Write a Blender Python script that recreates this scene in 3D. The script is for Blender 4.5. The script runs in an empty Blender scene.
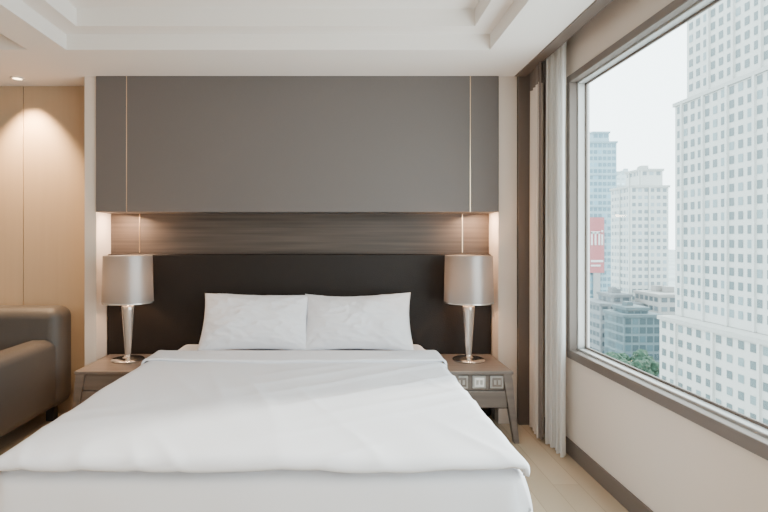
import bpy, bmesh, math, random
from mathutils import Vector, noise, Matrix
random.seed(3)
S=bpy.context.scene
COL=S.collection

# ---------- materials ----------
def mat(name,c,rough=0.6,metal=0.0,bump=0.0,bscale=50,var=0.0,vscale=(4,4,4),spec=0.5,coat=0.0):
    m=bpy.data.materials.new(name); m.use_nodes=True
    nt=m.node_tree; b=nt.nodes['Principled BSDF']
    b.inputs['Base Color'].default_value=(*c,1); b.inputs['Roughness'].default_value=rough
    b.inputs['Metallic'].default_value=metal
    b.inputs['Specular IOR Level'].default_value=spec
    b.inputs['Coat Weight'].default_value=coat
    tc=nt.nodes.new('ShaderNodeTexCoord')
    if var>0:
        mp=nt.nodes.new('ShaderNodeMapping'); mp.inputs['Scale'].default_value=vscale
        nz=nt.nodes.new('ShaderNodeTexNoise'); nz.inputs['Scale'].default_value=1; nz.inputs['Detail'].default_value=6
        rp=nt.nodes.new('ShaderNodeMapRange'); rp.inputs['From Min'].default_value=0.3; rp.inputs['From Max'].default_value=0.7
        rp.inputs['To Min'].default_value=1-var; rp.inputs['To Max'].default_value=1+var
        vm=nt.nodes.new('ShaderNodeVectorMath'); vm.operation='SCALE'; vm.inputs[0].default_value=c
        nt.links.new(tc.outputs['Object'],mp.inputs[0]); nt.links.new(mp.outputs[0],nz.inputs['Vector'])
        nt.links.new(nz.outputs['Fac'],rp.inputs['Value']); nt.links.new(rp.outputs[0],vm.inputs['Scale'])
        nt.links.new(vm.outputs[0],b.inputs['Base Color'])
    if bump>0:
        n2=nt.nodes.new('ShaderNodeTexNoise'); n2.inputs['Scale'].default_value=bscale; n2.inputs['Detail'].default_value=4
        bp=nt.nodes.new('ShaderNodeBump'); bp.inputs['Strength'].default_value=bump; bp.inputs['Distance'].default_value=0.01
        nt.links.new(tc.outputs['Object'],n2.inputs['Vector']); nt.links.new(n2.outputs['Fac'],bp.inputs['Height'])
        nt.links.new(bp.outputs[0],b.inputs['Normal'])
    return m
def emis(name,c,s):
    m=bpy.data.materials.new(name); m.use_nodes=True
    b=m.node_tree.nodes['Principled BSDF']
    b.inputs['Base Color'].default_value=(*c,1)
    b.inputs['Emission Color'].default_value=(*c,1); b.inputs['Emission Strength'].default_value=s
    return m
M=dict(
 white=mat('ceiling_paint',(0.82,0.775,0.735),0.85),
 wallp=mat('wall_paint',(0.71,0.62,0.545),0.8,bump=0.05,bscale=120),
 cream=mat('cream_laminate',(0.43,0.32,0.215),0.5,var=0.02,vscale=(30,30,1.5)),
 grey=mat('grey_panel',(0.132,0.115,0.108),0.6,bump=0.08,bscale=400,var=0.03,vscale=(60,60,400)),
 wood=mat('ash_wood',(0.078,0.058,0.047),0.5,var=0.32,vscale=(1.2,4,45)),
 woodl=mat('nightstand_wood',(0.165,0.132,0.113),0.4,var=0.18,vscale=(2,30,30)),
 leather=mat('dark_leather',(0.014,0.0093,0.0073),0.5,bump=0.2,bscale=180,spec=0.3),
 sofa=mat('sofa_fabric',(0.080,0.068,0.060),0.48,bump=0.25,bscale=220),
 trim=mat('taupe_trim',(0.145,0.115,0.098),0.5),
 gold=mat('gold_inlay',(0.75,0.55,0.36),0.3,metal=0.9),
 linen=mat('white_linen',(0.84,0.845,0.895),0.9,bump=0.05,bscale=300,spec=0.2),
 pillow=mat('pillow_linen',(0.84,0.835,0.875),0.9,bump=0.08,bscale=40,spec=0.2),
 chrome=mat('polished_nickel',(0.72,0.68,0.64),0.15,metal=1.0),
 pearl=mat('pearl_lamp_body',(0.62,0.57,0.53),0.2,metal=0.7),
 alu=mat('aluminium_frame',(0.50,0.50,0.49),0.4,metal=0.3),
 taupec=mat('curtain_taupe',(0.19,0.155,0.135),0.9,bump=0.1,bscale=300),
 creamc=mat('curtain_cream',(0.72,0.63,0.55),0.9,bump=0.1,bscale=300),
 dark=mat('dark_gap',(0.03,0.027,0.025),0.8),
 metalbr=mat('brushed_plate',(0.55,0.54,0.52),0.35,metal=0.8),
 bulb=emis('warm_bulb',(1.0,0.75,0.45),12),
)
# floor planks
def floor_mat():
    m=mat('oak_floor',(0.55,0.46,0.36),0.25)
    nt=m.node_tree; b=nt.nodes['Principled BSDF']
    tc=nt.nodes.new('ShaderNodeTexCoord'); mp=nt.nodes.new('ShaderNodeMapping')
    mp.inputs['Rotation'].default_value=(0,0,math.pi/2)
    br=nt.nodes.new('ShaderNodeTexBrick'); br.inputs['Scale'].default_value=1
    br.inputs['Brick Width'].default_value=1.2; br.inputs['Row Height'].default_value=0.15
    br.inputs['Mortar Size'].default_value=0.002
    br.inputs['Color1'].default_value=(0.54,0.425,0.30,1); br.inputs['Color2'].default_value=(0.47,0.37,0.26,1)
    br.inputs['Mortar'].default_value=(0.36,0.28,0.20,1)
    nt.links.new(tc.outputs['Object'],mp.inputs[0]); nt.links.new(mp.outputs[0],br.inputs['Vector'])
    nt.links.new(br.outputs['Color'],b.inputs['Base Color'])
    return m
M['floor']=floor_mat()
def shade_mat():
    m=bpy.data.materials.new('silk_shade'); m.use_nodes=True; nt=m.node_tree; nt.nodes.clear()
    o=nt.nodes.new('ShaderNodeOutputMaterial'); d=nt.nodes.new('ShaderNodeBsdfPrincipled'); t=nt.nodes.new('ShaderNodeBsdfTranslucent')
    d.inputs['Roughness'].default_value=0.36; d.inputs['Metallic'].default_value=0.6
    mx=nt.nodes.new('ShaderNodeMixShader'); mx.inputs[0].default_value=0.08
    d.inputs[0].default_value=(0.27,0.258,0.255,1); t.inputs[0].default_value=(0.30,0.265,0.25,1)
    nt.links.new(d.outputs[0],mx.inputs[1]); nt.links.new(t.outputs[0],mx.inputs[2]); nt.links.new(mx.outputs[0],o.inputs[0])
    return m
M['shade']=shade_mat()
def sheer_mat():
    m=bpy.data.materials.new('sheer_voile'); m.use_nodes=True; nt=m.node_tree; nt.nodes.clear()
    o=nt.nodes.new('ShaderNodeOutputMaterial'); d=nt.nodes.new('ShaderNodeBsdfDiffuse'); t=nt.nodes.new('ShaderNodeBsdfTranslucent')
    tr=nt.nodes.new('ShaderNodeBsdfTransparent')
    a=nt.nodes.new('ShaderNodeMixShader'); a.inputs[0].default_value=0.4
    b=nt.nodes.new('ShaderNodeMixShader'); b.inputs[0].default_value=0.14
    d.inputs[0].default_value=(0.85,0.85,0.83,1); t.inputs[0].default_value=(0.85,0.85,0.83,1)
    nt.links.new(d.outputs[0],a.inputs[1]); nt.links.new(t.outputs[0],a.inputs[2])
    nt.links.new(a.outputs[0],b.inputs[1]); nt.links.new(tr.outputs[0],b.inputs[2]); nt.links.new(b.outputs[0],o.inputs[0])
    return m
M['sheer']=sheer_mat()
def glass_mat():
    m=bpy.data.materials.new('window_glass'); m.use_nodes=True; nt=m.node_tree; nt.nodes.clear()
    o=nt.nodes.new('ShaderNodeOutputMaterial'); g=nt.nodes.new('ShaderNodeBsdfGlossy'); g.inputs['Roughness'].default_value=0.02
    tr=nt.nodes.new('ShaderNodeBsdfTransparent'); tr.inputs[0].default_value=(0.93,0.97,0.97,1)
    mx=nt.nodes.new('ShaderNodeMixShader'); mx.inputs[0].default_value=0.03
    nt.links.new(tr.outputs[0],mx.inputs[1]); nt.links.new(g.outputs[0],mx.inputs[2]); nt.links.new(mx.outputs[0],o.inputs[0])
    return m
M['glass']=glass_mat()

# ---------- helpers ----------
def empty(name,loc=(0,0,0)):
    e=bpy.data.objects.new(name,None); e.location=loc; e.empty_display_size=0.1; COL.objects.link(e); return e
def fin(name,bm,mats,parent=None,smooth=False):
    me=bpy.data.meshes.new(name); bm.normal_update(); bm.to_mesh(me); bm.free()
    if not isinstance(mats,(list,tuple)): mats=[mats]
    for m in mats: me.materials.append(m)
    if smooth:
        for p in me.polygons: p.use_smooth=True
    ob=bpy.data.objects.new(name,me); COL.objects.link(ob)
    if parent: 
        ob.parent=parent; ob.matrix_parent_inverse=Matrix.Translation(parent.location).inverted()
    return ob
def addbox(bm,x0,x1,y0,y1,z0,z1,mi=0,bev=0,seg=3):
    r=bmesh.ops.create_cube(bm,size=1); vs=r['verts']
    for v in vs:
        v.co=Vector(((x0+x1)/2+v.co.x*(x1-x0),(y0+y1)/2+v.co.y*(y1-y0),(z0+z1)/2+v.co.z*(z1-z0)))
    fs=set(f for v in vs for f in v.link_faces)
    for f in fs: f.material_index=mi
    if bev>0:
        es=list(set(e for v in vs for e in v.link_edges))
        bmesh.ops.bevel(bm,geom=es,offset=bev,segments=seg,profile=0.5,affect='EDGES',clamp_overlap=True)
def box(name,x0,x1,y0,y1,z0,z1,m,bev=0,seg=3,parent=None):
    bm=bmesh.new(); addbox(bm,x0,x1,y0,y1,z0,z1,0,bev,seg)
    return fin(name,bm,m,parent,smooth=bev>0.015)
def lathe(name,prof,loc,m,parent=None,n=48,cap=True):
    bm=bmesh.new(); rings=[]
    for r,z in prof:
        rings.append([bm.verts.new((loc[0]+r*math.cos(2*math.pi*i/n),loc[1]+r*math.sin(2*math.pi*i/n),loc[2]+z)) for i in range(n)])
    for a,b in zip(rings,rings[1:]):
        for i in range(n): bm.faces.new((a[i],a[(i+1)%n],b[(i+1)%n],b[i]))
    if cap:
        bm.faces.new(rings[0][::-1]); bm.faces.new(rings[-1])
    ob=fin(name,bm,m,parent,smooth=True)
    md=ob.modifiers.new('es','EDGE_SPLIT'); md.split_angle=math.radians(50)
    return ob

CH=1.38; Z1=2.61; ZT=2.82
# ---------- room shell ----------
WX=1.48; WO=1.585; YA=3.43; YB=-1.6; WZ0=0.625; WZ1=2.43
box('floor',-4.4,WO,-3.0,4.5,-0.1,0,M['floor'])
box('wall_left',-4.4,-4.2,-3,4.5,0,3.0,M['wallp'])
box('wall_back',-4.2,WO,-3.0,-2.8,0,3.0,M['wallp'])
box('wall_far',-4.2,WO,4.27,4.5,0,3.0,M['wallp'])
box('wall_pier_left',-1.92,-1.831,4.0,4.27,0,Z1,M['wallp'])
box('wall_pier_right',1.191,1.33,4.0,4.27,0,Z1,M['wallp'])
bm=bmesh.new()
for a,b in ((-4.2,-3.37),(-3.364,-2.534),(-2.528,-1.921)):
    addbox(bm,a,b,4.25,4.27,0,Z1,0,0.002,1)
fin('wall_cladding',bm,M['cream'])
bm=bmesh.new()
addbox(bm,WX,WO,-2.8,4.27,0,WZ0)
addbox(bm,WX,WO,-2.8,4.27,WZ1,3.0)
addbox(bm,WX,WO,YA,4.27,WZ0,WZ1)
addbox(bm,WX,WO,-2.8,YB,WZ0,WZ1)
fin('wall_right',bm,M['wallp'])
box('baseboard_right',WX-0.015,WX,-2.8,4.0,0,0.10,M['trim'],0.003,1)
# window
w=empty('window_1',(WX,1,1.5))
bm=bmesh.new(); t=0.045
addbox(bm,WX-0.02,WX+0.03,YB-0.0,YA,WZ0-0.0,WZ0+t+0.01,0,0.003,1)
addbox(bm,WX-0.02,WX+0.03,YB,YA,WZ1-t,WZ1,0,0.003,1)
addbox(bm,WX-0.02,WX+0.03,YA-t,YA,WZ0+t,WZ1-t,0,0.003,1)
addbox(bm,WX-0.02,WX+0.03,YB,YB+t,WZ0+t,WZ1-t,0,0.003,1)
fin('casing',bm,M['trim'],w)
bm=bmesh.new(); q=0.022
addbox(bm,WX+0.03,WO,YB,YA,WZ0,WZ0+t+q,0,0.003,1)
addbox(bm,WX+0.03,WO,YB,YA,WZ1-t-q*0.5,WZ1,0,0.003,1)
addbox(bm,WX+0.03,WO,YA-t-q*0.5,YA,WZ0+t+q,WZ1-t-q*0.5,0,0.003,1)
addbox(bm,WX+0.03,WO,YB,YB+t+q,WZ0+t+q,WZ1-t-q*0.5,0,0.003,1)
fin('inner_frame',bm,M['alu'],w)
bm=bmesh.new()
addbox(bm,WO-0.03,WO-0.02,YB,YA-0.05,WZ0+0.05,WZ0+t+q+0.012,0)
addbox(bm,WO-0.03,WO-0.02,YA-t-q*0.5-0.012,YA-t,WZ0+t,WZ1-t,0)
addbox(bm,WO-0.03,WO-0.02,YB,YA-0.05,WZ1-t-q*0.5-0.012,WZ1-t,0)
fin('gasket',bm,M['trim'],w)
box('glass_pane',WO-0.026,WO-0.022,YB+0.04,YA-0.05,WZ0+0.05,WZ1-0.05,M['glass'],parent=w)
# portal trim
bm=bmesh.new()
addbox(bm,1.335,1.42,3.97,4.27,0,Z1+0.03)
addbox(bm,1.31,1.39,-2.8,3.97,Z1-0.01,3.0)
fin('trim_curtain_pelmet',bm,M['trim'])
# ceiling: soffit + trays
bm=bmesh.new()
TL=-1.77; TR=0.97; TF=3.44; TB=-2.0
addbox(bm,-4.2,1.31,TF,4.27,Z1,3.0)
addbox(bm,TR,1.31,-2.8,TF,Z1,3.0)
addbox(bm,-2.02,TL,-2.8,TF,Z1,3.0)
addbox(bm,TL,TR,-2.8,TB,Z1,3.0)
st=0.13
addbox(bm,TL,TR,TF-st,TF,Z1+0.10,3.0)
addbox(bm,TR-st,TR,TB,TF-st,Z1+0.10,3.0)
addbox(bm,TL,TL+st,TB,TF-st,Z1+0.10,3.0)
addbox(bm,TL+st,TR-st,TB,TF-st,ZT,3.0)
addbox(bm,-4.2,-2.02,-2.8,TF,ZT-0.06,3.0)
addbox(bm,1.39,WX,-2.8,4.27,2.92,3.0)
fin('ceiling',bm,M['white'])

# ---------- grey overhead panel ----------
p=empty('wall_panel_cabinet',(-0.32,4.1,2.1))
ZB=1.59
xs=[-1.83,-1.603,-1.597,0.974,0.980,1.19]
for i,(a,b) in enumerate(((xs[0],xs[1]),(xs[2],xs[3]),(xs[4],xs[5]))):
    box('panel_%d'%(i+1),a,b,3.985,4.25,ZB,Z1-0.001,M['grey'],0.002,1,parent=p)
for i,a in enumerate((xs[1],xs[3])):
    box('inlay_%d'%(i+1),a,a+0.006,3.988,4.25,ZB,Z1-0.001,M['gold'],parent=p)
bm=bmesh.new()
addbox(bm,-1.83,1.19,4.25,4.27,0,ZB-0.001,0)
addbox(bm,-1.603,-1.597,4.245,4.25,1.28,ZB-0.001,1)
addbox(bm,0.974,0.980,4.245,4.25,1.28,ZB-0.001,1)
fin('wall_wood_veneer',bm,[M['wood'],M['gold']])

# ---------- headboard ----------
bm=bmesh.new()
addbox(bm,-1.825,1.185,4.165,4.245,0.0,1.27,0,0.012,3)
fin('headboard',bm,M['leather'])

# ---------- bed ----------
bed=empty('bed',(-0.29,3,0))
BX=-0.29; HW=0.94; Y0=1.885; Y1=4.10
box('base',BX-HW+0.06,BX+HW-0.06,Y0+0.08,Y1+0.05,0.06,0.32,M['linen'],0.02,3,parent=bed)
bm=bmesh.new()
for x in (BX-HW+0.12,BX+HW-0.2):
    for y in (Y0+0.15,Y1-0.15): addbox(bm,x,x+0.08,y,y+0.08,0,0.06)
fin('feet',bm,M['dark'],bed)
box('mattress',BX-HW+0.02,BX+HW-0.02,Y0+0.03,Y1+0.05,0.32,0.56,M['linen'],0.06,6,parent=bed)
def drape(name,x0,x1,y0,y1,ztop,r,dx,dy,m,wr,seed,res=0.014,thick=0.012,bulge=0.0,hem=0.0):
    bm=bmesh.new()
    def prof(sv):
        if sv<=0: return sv,0
        if sv<r*math.pi/2:
            a=sv/r; return r*math.sin(a), r*(1-math.cos(a))
        return r, r+(sv-r*math.pi/2)
    W=(x1-x0)/2; cx=(x0+x1)/2
    Lx=W-r; ue=Lx+dx; L=(y1-y0)-r; ve=L+dy
    nu=int(2*ue/res); nv=max(6,int(ve/res))
    G=[]
    def crease(u,v,off,ax,ay,w_):
        c=noise.noise(Vector((u*ax+v*ay,v*0.7-u*0.2,seed+off)))
        g=max(0,noise.noise(Vector((u*1.4,v*1.4,seed+off+20)))+0.28)
        return (1-min(1,abs(c)*w_))**1.5*g
    for j in range(nv+1):
        row=[]
        for i in range(nu+1):
            u=-ue+2*ue*i/nu
            vv=ve+hem*noise.noise(Vector((u*2.3,seed,0)))
            v=j/nv*vv
            oy,dpy=prof(v-L)
            su=abs(u)-Lx
            ox,dpx=prof(su); X=cx+math.copysign(Lx+ox,u) if su>0 else cx+u
            Y=y1-(L+oy)
            Y+=0.014*noise.noise(Vector((u*3,seed+2,0)))*(1-j/nv)**3
            drop=math.hypot(dpx,dpy)
            if ox>0 and oy>0:
                f=r/max(r,math.hypot(ox,oy))
                X=cx+math.copysign(Lx+ox*f,u); Y=y1-(L+oy*f)
            V=v+ (4.1-y1)
            P=Vector((u*0.8,V*0.8,seed))
            n=noise.noise(P*1.5)*0.5+noise.noise(P*4)*0.25
            cr=0.65*crease(u,V,3,2.0,3.2,3.5)+0.5*crease(u,V,9,4.0,-1.8,4)
            z=ztop-drop+wr*(n+cr)
            if drop>r*0.5:
                k=min(1,(drop-r*0.5)*5)
                if dpy>dpx: Y-=abs(0.012*math.sin(u*5+2*noise.noise(P*3)+seed))*k+bulge*math.sin(min(1,(drop)/0.25)*math.pi/2)
                if dpx>0.5*dpy: X+=math.copysign(abs(0.014*math.sin(v*9+seed))*k+bulge*math.sin(min(1,(drop)/0.2)*math.pi/2),u)
            row.append(bm.verts.new((X,Y,z)))
        G.append(row)
    for j in range(nv):
        for i in range(nu): bm.faces.new((G[j][i],G[j+1][i],G[j+1][i+1],G[j][i+1]))
    bmesh.ops.recalc_face_normals(bm,faces=bm.faces)
    ob=fin(name,bm,m,bed,smooth=True)
    sd=ob.modifiers.new('s','SOLIDIFY'); sd.thickness=thick; sd.offset=0
    return ob
drape('sheet',BX-HW,BX+HW,Y0,Y1,0.570,0.07,0.42,0.42,M['linen'],0.004,1.3,bulge=0.04)
drape('duvet',BX-HW-0.014,BX+HW+0.014,Y0-0.032,3.61,0.600,0.05,0.080,0.058,M['linen'],0.019,7.7,thick=0.022,hem=0.01)
drape('duvet_turnback',BX-HW-0.018,BX+HW+0.018,3.33,3.625,0.621,0.03,0.070,0.012,M['linen'],0.019,7.7,thick=0.014,hem=0.015)

# ---------- pillows ----------
def pillow(name,cx,seed,rz):
    bm=bmesh.new(); W=0.402; H=0.235; T=0.09; n=60
    for side in (1,-1):
        G=[]
        for j in range(n+1):
            v=-1+2*j/n; row=[]
            for i in range(n+1):
                u=-1+2*i/n
                e=((1-abs(u)**2.6)*(1-abs(v)**2.4))
                th=T*max(0,e)**0.62
                x=u*W*(1-0.065*(1-v*v)); y=v*H*(1-0.10*(1-u*u))
                if v>0: y+=0.010*math.cos(u*2.2+seed)*v
                nn=noise.noise(Vector((u*1.8,v*1.8,seed)))*0.024+noise.noise(Vector((u*5+v*3,v*4,seed+5)))*0.008
                c=noise.noise(Vector((u*3+v*4,v*3-u*2,seed+11)))
                nn+=(1-min(1,abs(c)*3.5))**2*0.010
                for cu in (-1,1):
                    for cv in (-1,1):
                        dd=math.hypot(u-cu,v-cv); aa=math.atan2(v-cv,u-cu)
                        nn+=0.008*math.sin(aa*12+seed)*math.exp(-(dd*2.0)**2)
                z=side*th+nn*(max(0,e)**0.3)
                z-=0.02*(v*v)
                row.append(bm.verts.new((x,y,z)))
            G.append(row)
        for j in range(n):
            for i in range(n):
                f=(G[j][i],G[j][i+1],G[j+1][i+1],G[j+1][i])
                bm.faces.new(f if side==1 else f[::-1])
    bmesh.ops.remove_doubles(bm,verts=bm.verts,dist=0.0008)
    ob=fin(name,bm,M['pillow'],None,smooth=True)
    ob.rotation_euler=(math.radians(56),0,rz)
    ob.location=(cx,3.90,0.582+0.208)
    return ob
pillow('pillow',-0.620,1.0,math.radians(1.5)); pillow('pillow',0.132,4.2,math.radians(-1.5))

# ---------- nightstands ----------
def nightstand(x0,x1,outer):
    e=empty('nightstand',((x0+x1)/2,3.9,0)); zt=0.49
    ya=3.60; yb=4.155
    box('top',x0,x1,ya,yb,zt-0.022,zt,M['woodl'],0.004,2,parent=e)
    ix0=x0+0.03; ix1=x1-0.03
    box('apron',ix0,ix1,ya+0.02,yb-0.01,zt-0.13,zt-0.022,M['woodl'],parent=e)
    box('drawer',ix0+0.01,ix1-0.01,ya+0.012,yb-0.02,zt-0.25,zt-0.136,M['woodl'],0.003,1,parent=e)
    box('drawer_bottom',ix0,ix1,ya+0.03,yb-0.02,zt-0.26,zt-0.25,M['dark'],parent=e)
    for k,(sx,xx) in enumerate(((-1,x0+0.01),(1,x1-0.01))):
        for yy in (ya,yb-0.06):
            bm=bmesh.new(); sp=0.05*sx if sx==outer else 0.0
            xx2=xx-sx*0.02 if sx!=outer else xx
            vs=[]
            for (z,w_,off) in ((zt-0.0221,0.030,0),(0.0,0.016,sp)):
                cx=xx2+off-sx*w_
                vs.append([bm.verts.new((cx+a*w_,yy+0.028+b*0.025,z)) for a,b in ((-1,-1),(1,-1),(1,1),(-1,1))])
            for i in range(4): bm.faces.new((vs[1][i],vs[1][(i+1)%4],vs[0][(i+1)%4],vs[0][i]))
            bm.faces.new(vs[0]); bm.faces.new(vs[1][::-1])
            fin('leg_%d'%(k+1),bm,M['woodl'],e)
    if outer>0:
        for i in range(3):
            px=0.825+i*0.12
            box('outlet_%d'%(i+1),px-0.045,px+0.045,ya+0.008,ya+0.02,zt-0.118,zt-0.032,M['metalbr'],0.003,1,parent=e)
            box('outlet_insert_%d'%(i+1),px-0.032,px+0.032,ya+0.005,ya+0.01,zt-0.105,zt-0.045,M['taupec'] if i!=1 else M['white'],parent=e)
            for s_ in (-0.014,0.014):
                box('socket_%d'%(i+1),px+s_-0.008,px+s_+0.008,ya+0.002,ya+0.006,zt-0.09,zt-0.06,M['metalbr'],parent=e)
nightstand(-1.80,-1.30,-1); nightstand(0.715,1.175,1)

# ---------- lamps ----------
def lamp(cx,cy=3.93):
    z=0.49; e=empty('table_lamp',(cx,cy,z))
    lathe('base',[(0.115,0.0),(0.118,0.008),(0.112,0.016),(0.05,0.022),(0.028,0.03),(0.022,0.045)],(cx,cy,z),M['chrome'],e)
    lathe('column',[(0.020,0.045),(0.022,0.06),(0.028,0.15),(0.036,0.27),(0.043,0.37),(0.045,0.40),(0.040,0.41),(0.012,0.42),(0.010,0.50)],(cx,cy,z),M['pearl'],e)
    lathe('shade',[(0.180,0.43),(0.180,0.435),(0.172,0.775)],(cx,cy,z),M['shade'],e,cap=False)
    lathe('shade_rim',[(0.181,0.427),(0.182,0.433),(0.180,0.437),(0.178,0.432),(0.181,0.427)],(cx,cy,z),M['pearl'],e,cap=False)
    bm=bmesh.new()
    for a in range(3):
        an=a*2*math.pi/3; c,s_=math.cos(an),math.sin(an)
        n_=[(-s_*0.002,c*0.002),(s_*0.002,-c*0.002)]
        f=[(0.006*c,0.006*s_),(0.171*c,0.171*s_)]
        v=[bm.verts.new((cx+f[0][0]+n_[0][0],cy+f[0][1]+n_[0][1],z+0.77)),bm.verts.new((cx+f[1][0]+n_[0][0],cy+f[1][1]+n_[0][1],z+0.77)),
           bm.verts.new((cx+f[1][0]+n_[1][0],cy+f[1][1]+n_[1][1],z+0.77)),bm.verts.new((cx+f[0][0]+n_[1][0],cy+f[0][1]+n_[1][1],z+0.77))]
        bm.faces.new(v)
    fin('spider',bm,M['chrome'],e)
    bm=bmesh.new(); bmesh.ops.create_uvsphere(bm,u_segments=16,v_segments=12,radius=0.028)
    for v in bm.verts: v.co+=Vector((cx,cy,z+0.55))
    fin('bulb',bm,M['bulb'],e,smooth=True)
    l=bpy.data.lights.new('lamp_light','POINT'); l.energy=12; l.color=(1,0.60,0.32); l.shadow_soft_size=0.04
    lo=bpy.data.objects.new('lamp_light',l); lo.location=(0,0,0.60); lo.parent=e; COL.objects.link(lo)
lamp(-1.566); lamp(0.95)

# ---------- sofa ----------
s=empty('sofa',(-3.1,3.7,0))
box('backrest',-4.12,-2.09,3.93,4.20,0.12,0.875,M['sofa'],0.085,8,parent=s)
box('seat_base',-4.1,-2.14,3.30,3.95,0.12,0.32,M['sofa'],0.03,4,parent=s)
box('arm_right',-2.33,-2.115,3.22,4.12,0.12,0.64,M['sofa'],0.07,8,parent=s)
box('arm_left',-4.15,-3.93,3.22,4.12,0.12,0.64,M['sofa'],0.07,8,parent=s)
box('seat_cushion_1',-3.92,-3.13,3.24,3.93,0.32,0.47,M['sofa'],0.05,6,parent=s)
box('seat_cushion_2',-3.12,-2.34,3.24,3.93,0.32,0.47,M['sofa'],0.05,6,parent=s)
bm=bmesh.new()
for x in (-4.05,-2.24):
    for y in (3.32,4.05): addbox(bm,x,x+0.06,y,y+0.06,0,0.125)
fin('legs',bm,M['dark'],s)

# ---------- curtains ----------
def curtain(name,pa,pb,z0,z1,folds,amp,mats,bands,seed=0,flare=0.0):
    bm=bmesh.new(); nu=folds*14; nz=60; G=[]
    d=Vector((pb[0]-pa[0],pb[1]-pa[1])); L=d.length; d/=L; nrm=Vector((-d.y,d.x))
    for k in range(nz+1):
        t=k/nz; row=[]
        for i in range(nu+1):
            u=i/nu
            ph=2*math.pi*folds*u+0.7*math.sin(3*u*7+seed)+0.35*math.sin(t*3+seed)
            a=amp*(0.7+0.3*math.sin(u*23+seed))*(0.55+0.45*(1-t)**0.5)
            off=a*math.sin(ph); al=0.35*amp*math.sin(2*ph)-flare*(1-t)*(1-u)
            P=Vector(pa)+d*(u*L+al)+nrm*off
            row.append(bm.verts.new((P.x,P.y,z0+(z1-z0)*t)))
        G.append(row)
    for k in range(nz):
        for i in range(nu):
            f=bm.faces.new((G[k][i],G[k][i+1],G[k+1][i+1],G[k+1][i])); f.material_index=bands(i/nu,k/nz)
    return fin(name,bm,mats,None,smooth=True)
def bands(u,t):
    if u>0.88: return 0
    if t>0.84: return 0
    return 1
curtain('curtain',(1.410,3.95),(1.375,3.63),0.015,2.90,4,0.034,[M['taupec'],M['creamc']],bands,1)
curtain('sheer_curtain',(1.405,3.60),(1.42,3.34),0.015,2.90,5,0.036,[M['sheer']],lambda u,t:0,4)
box('curtain_rail',1.405,1.445,-2.7,3.95,2.90,2.92,M['alu'])

# ---------- downlight ----------
def downlight(x,y,z,e,target,col=(1,0.67,0.38),size=80):
    em=empty('ceiling_downlight',(x,y,z))
    lathe('ring',[(0.030,-0.0005),(0.048,-0.0005),(0.050,-0.004),(0.046,-0.008),(0.034,-0.008),(0.030,-0.0005)],(x,y,z),M['white'],em,cap=False)
    lathe('lens',[(0.001,-0.003),(0.031,-0.003)],(x,y,z),M['bulb'],em,cap=False)
    l=bpy.data.lights.new('spot','SPOT'); l.energy=e; l.color=col; l.spot_size=math.radians(size); l.spot_blend=0.8; l.shadow_soft_size=0.03
    o=bpy.data.objects.new('spot',l); o.parent=em; o.location=(0,0,-0.02)
    dv=Vector(target)-Vector((x,y,z)); o.rotation_euler=dv.to_track_quat('-Z','Y').to_euler(); COL.objects.link(o)
downlight(-2.45,4.04,Z1,320,(-2.45,4.22,1.8))
downlight(-3.6,4.04,Z1,220,(-3.6,4.22,1.8))

def area(name,loc,rot,sx,sy,e,col,portal=False,spread=180):
    l=bpy.data.lights.new(name,'AREA'); l.shape='RECTANGLE'; l.size=sx; l.size_y=sy; l.energy=e; l.color=col
    l.spread=math.radians(spread)
    if portal: l.cycles.is_portal=True
    o=bpy.data.objects.new(name,l); o.location=loc; o.rotation_euler=rot; COL.objects.link(o); return o
area('led_strip_light',(-1.68,4.10,ZB-0.01),(0,math.radians(10),0),0.26,0.16,9.5,(1,0.66,0.42))
area('led_strip_light',(1.06,4.10,ZB-0.01),(0,math.radians(-10),0),0.22,0.16,8,(1,0.66,0.42))
area('ceiling_fill_light',(-0.4,0.2,ZT-0.01),(0,0,0),1.6,2.4,32,(1,0.87,0.74))  # added interior fill at tray height, not an actual light panel
area('ceiling_fill_light',(-3.1,0.8,ZT-0.08),(0,0,0),1.2,2.4,18,(1,0.82,0.66))  # second added fill, brightens the left side of the room
area('window_portal',(WO+0.1,(YA+YB)/2,(WZ0+WZ1)/2),(0,math.radians(90),0),WZ1-WZ0,YA-YB,1,(1,1,1),portal=True)

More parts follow.
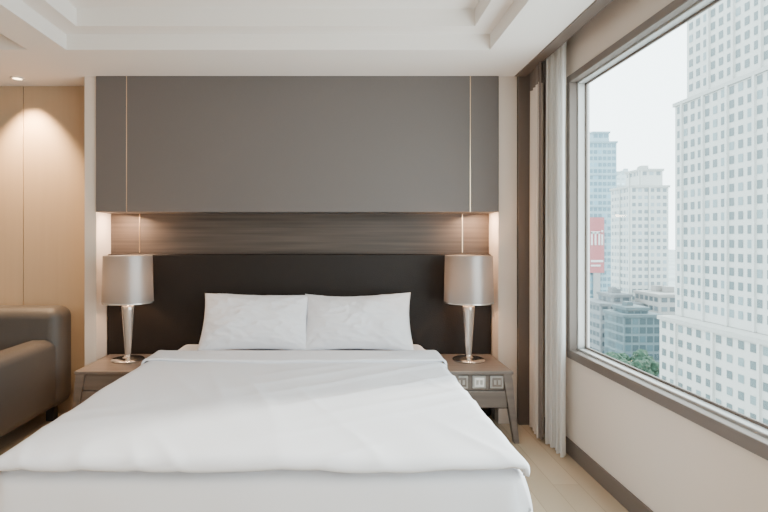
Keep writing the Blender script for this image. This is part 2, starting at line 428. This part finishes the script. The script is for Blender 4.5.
# ---------- exterior ----------
G0=-42
def flat(name,c,r=0.8): return mat(name,c,r)
gm=mat('city_ground',(0.30,0.34,0.34),0.9,var=0.2,vscale=(0.02,0.02,0.02))
bm=bmesh.new(); addbox(bm,-400,1500,8,2500,G0-1,G0); fin('city_ground',bm,gm)
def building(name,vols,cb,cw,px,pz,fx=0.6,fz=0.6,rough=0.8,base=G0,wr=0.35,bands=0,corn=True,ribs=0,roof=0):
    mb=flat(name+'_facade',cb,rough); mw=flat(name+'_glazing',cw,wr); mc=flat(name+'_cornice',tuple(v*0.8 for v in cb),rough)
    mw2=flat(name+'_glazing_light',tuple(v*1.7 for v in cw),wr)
    bm=bmesh.new(); rnd=random.Random(name+str(vols[0][0]))
    for vi,(x0,x1,y0,y1,z0,z1) in enumerate(vols):
        addbox(bm,x0,x1,y0,y1,z0,z1)
        if corn: addbox(bm,x0-0.4,x1+0.4,y0-0.4,y1+0.4,z1-0.9,z1-0.05,2)
        if bands:
            zz=z1-1.2-bands*pz
            while zz>z0+2:
                addbox(bm,x0-0.3,x1+0.3,y0-0.3,y1+0.3,zz-0.1,zz+0.4,2); zz-=bands*pz
        if roof and vi==len(vols)-1:
            for _ in range(roof):
                ax=rnd.uniform(x0+1,x1-4); ay=rnd.uniform(y0+1,y1-4)
                addbox(bm,ax,ax+rnd.uniform(1.5,3),ay,ay+rnd.uniform(1.5,3),z1,z1+rnd.uniform(0.8,2.4),2)
        e=0.08
        nz=max(1,int((z1-z0-1.5)/pz))
        def pick(): return 3 if rnd.random()<0.25 else 1
        n=max(1,int((y1-y0-0.6)/px)); st_=(y1-y0-0.6)/n
        for i in range(n):
            ya=y0+0.3+st_*(i+0.5-fx/2); yb=ya+st_*fx
            if ribs and i%ribs==0: addbox(bm,x0-0.45,x0,y0+0.3+st_*i-0.3,y0+0.3+st_*i+0.3,z0,z1-0.9,0)
            for k in range(nz):
                za=z1-1.2-(k+1)*pz+pz*(1-fz); zb=za+pz*fz
                f=bm.faces.new([bm.verts.new(c) for c in ((x0-e,ya,za),(x0-e,ya,zb),(x0-e,yb,zb),(x0-e,yb,za))]); f.material_index=pick()
        n=max(1,int((x1-x0-0.6)/px)); st_=(x1-x0-0.6)/n
        for i in range(n):
            xa=x0+0.3+st_*(i+0.5-fx/2); xb=xa+st_*fx
            if ribs and i%ribs==0: addbox(bm,x0+0.3+st_*i-0.3,x0+0.3+st_*i+0.3,y0-0.45,y0,z0,z1-0.9,0)
            for k in range(nz):
                za=z1-1.2-(k+1)*pz+pz*(1-fz); zb=za+pz*fz
                f=bm.faces.new([bm.verts.new(c) for c in ((xa,y0-e,za),(xb,y0-e,za),(xb,y0-e,zb),(xa,y0-e,zb))]); f.material_index=pick()
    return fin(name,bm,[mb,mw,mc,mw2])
building('office_tower',[(80,105,66,127,-16.4,34),(81.5,105,66,125,34,110)],(0.47,0.475,0.46),(0.10,0.135,0.145),2.35,2.85,0.52,0.58,ribs=3)
building('podium_building',[(76,110,60,126.5,G0,-16.5)],(0.47,0.46,0.435),(0.095,0.125,0.13),2.9,3.2,0.5,0.5,ribs=4)
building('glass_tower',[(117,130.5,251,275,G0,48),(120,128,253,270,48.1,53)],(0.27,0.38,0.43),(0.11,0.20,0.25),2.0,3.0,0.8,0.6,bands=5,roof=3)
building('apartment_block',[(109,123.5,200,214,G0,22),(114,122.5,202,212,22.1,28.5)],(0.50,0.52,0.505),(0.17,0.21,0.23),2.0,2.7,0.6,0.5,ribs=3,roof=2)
building('apartment_block',[(158,178,300,320,G0,32)],(0.48,0.54,0.56),(0.30,0.37,0.40),2.4,3.0,0.6,0.4,roof=3)  # distance haze painted into the pale bluish facade and glazing colours
building('apartment_block',[(168,186,330,345,G0,44)],(0.50,0.57,0.59),(0.37,0.45,0.48),2.6,3.0,0.6,0.4,roof=2)  # farther block, paler still: haze is put into its colours
building('lowrise_shop_block',[(92,107,188,205,G0,-21),(97,104,190,200,-20.9,-18)],(0.19,0.205,0.215),(0.05,0.068,0.08),2.6,3.1,0.7,0.5,roof=4)
building('lowrise_shop_block',[(108,120,180,195,G0,-17)],(0.33,0.32,0.31),(0.08,0.10,0.11),2.6,3.1,0.7,0.5,roof=4)
building('lowrise_shop_block',[(84,102,216,235,G0,-27)],(0.30,0.31,0.31),(0.12,0.15,0.17),3,3.4,0.7,0.5,roof=4)
building('glass_office',[(89,101,167,179,G0,-22),(91,98,169,177,-21.9,-20)],(0.11,0.15,0.165),(0.028,0.055,0.067),2.0,2.8,0.8,0.7,roof=2)
bb=empty('billboard',(120,249,0))
box('board',116.3,123.8,249.2,249.7,-14,12,flat('billboard_red',(0.38,0.13,0.14)),parent=bb)
bm=bmesh.new()
for (a,b,c,d) in ((117.5,118.3,-1,5),(119.2,120,-1,5),(121,121.8,-1,5),(117.5,121.8,4.4,5.4),(122.4,123.2,-1,4),(122.4,123.2,5,6),(117.5,123.2,-9,-8),(117.5,122,-11,-10.2)):
    addbox(bm,a,b,249.0,249.2,c,d)
fin('lettering',bm,flat('billboard_white',(0.55,0.55,0.55)),bb)
box('posts',119,122,249.3,250,G0,-14,flat('post',(0.3,0.3,0.3)),parent=bb)
leaf=mat('tree_foliage',(0.03,0.068,0.042),0.9,var=0.4,vscale=(0.8,0.8,0.8)); bark=flat('tree_bark',(0.12,0.09,0.07))
for i in range(16):
    tx=66+(i%8)*2.9+random.uniform(-.5,.5); ty=148+(i//8)*8+random.uniform(-2,2); hh=6+random.random()*3
    bm=bmesh.new()
    r=bmesh.ops.create_cone(bm,segments=8,radius1=0.4,radius2=0.2,depth=hh,cap_ends=True)
    for v in r['verts']: v.co+=Vector((tx,ty,G0+hh/2))
    for f in bm.faces: f.material_index=1
    for k in range(6):
        r=bmesh.ops.create_icosphere(bm,subdivisions=3,radius=1.4+random.random()*0.9)
        c=Vector((tx+random.uniform(-1.3,1.3),ty+random.uniform(-1.5,1.5),G0+hh+random.uniform(-1.5,1.8)))
        for v in r['verts']:
            v.co=v.co*(1+0.35*noise.noise(v.co*1.3+c))+c
    fin('street_tree',bm,[leaf,bark])

# ---------- world & sun ----------
wd=bpy.data.worlds.new('World'); S.world=wd; wd.use_nodes=True; nt=wd.node_tree
bg=nt.nodes['Background']; bg.inputs[1].default_value=7.5
tc=nt.nodes.new('ShaderNodeTexCoord'); sp=nt.nodes.new('ShaderNodeSeparateXYZ'); cr=nt.nodes.new('ShaderNodeValToRGB')
nt.links.new(tc.outputs['Generated'],sp.inputs[0]); nt.links.new(sp.outputs['Z'],cr.inputs[0]); nt.links.new(cr.outputs[0],bg.inputs[0])
cr.color_ramp.elements[0].position=0.0; cr.color_ramp.elements[0].color=(0.90,0.955,0.965,1)
cr.color_ramp.elements[1].position=0.6; cr.color_ramp.elements[1].color=(0.81,0.92,0.96,1)
sl=bpy.data.lights.new('sun','SUN'); sl.energy=7.0; sl.angle=math.radians(6); sl.color=(1,0.92,0.82)
so=bpy.data.objects.new('sun',sl); so.location=(20,-20,30)
so.rotation_euler=Vector((-0.75,-0.35,-0.50)).to_track_quat('-Z','Y').to_euler(); COL.objects.link(so)

# ---------- camera ----------
cd=bpy.data.cameras.new('camera'); cd.sensor_width=36; cd.lens=532/768*36
cd.shift_x=44/768; cd.shift_y=-16/768; cd.clip_end=5000; cd.clip_start=0.05
co=bpy.data.objects.new('camera',cd); co.location=(0,0,CH); co.rotation_euler=(math.radians(90),0,0)
COL.objects.link(co); S.camera=co
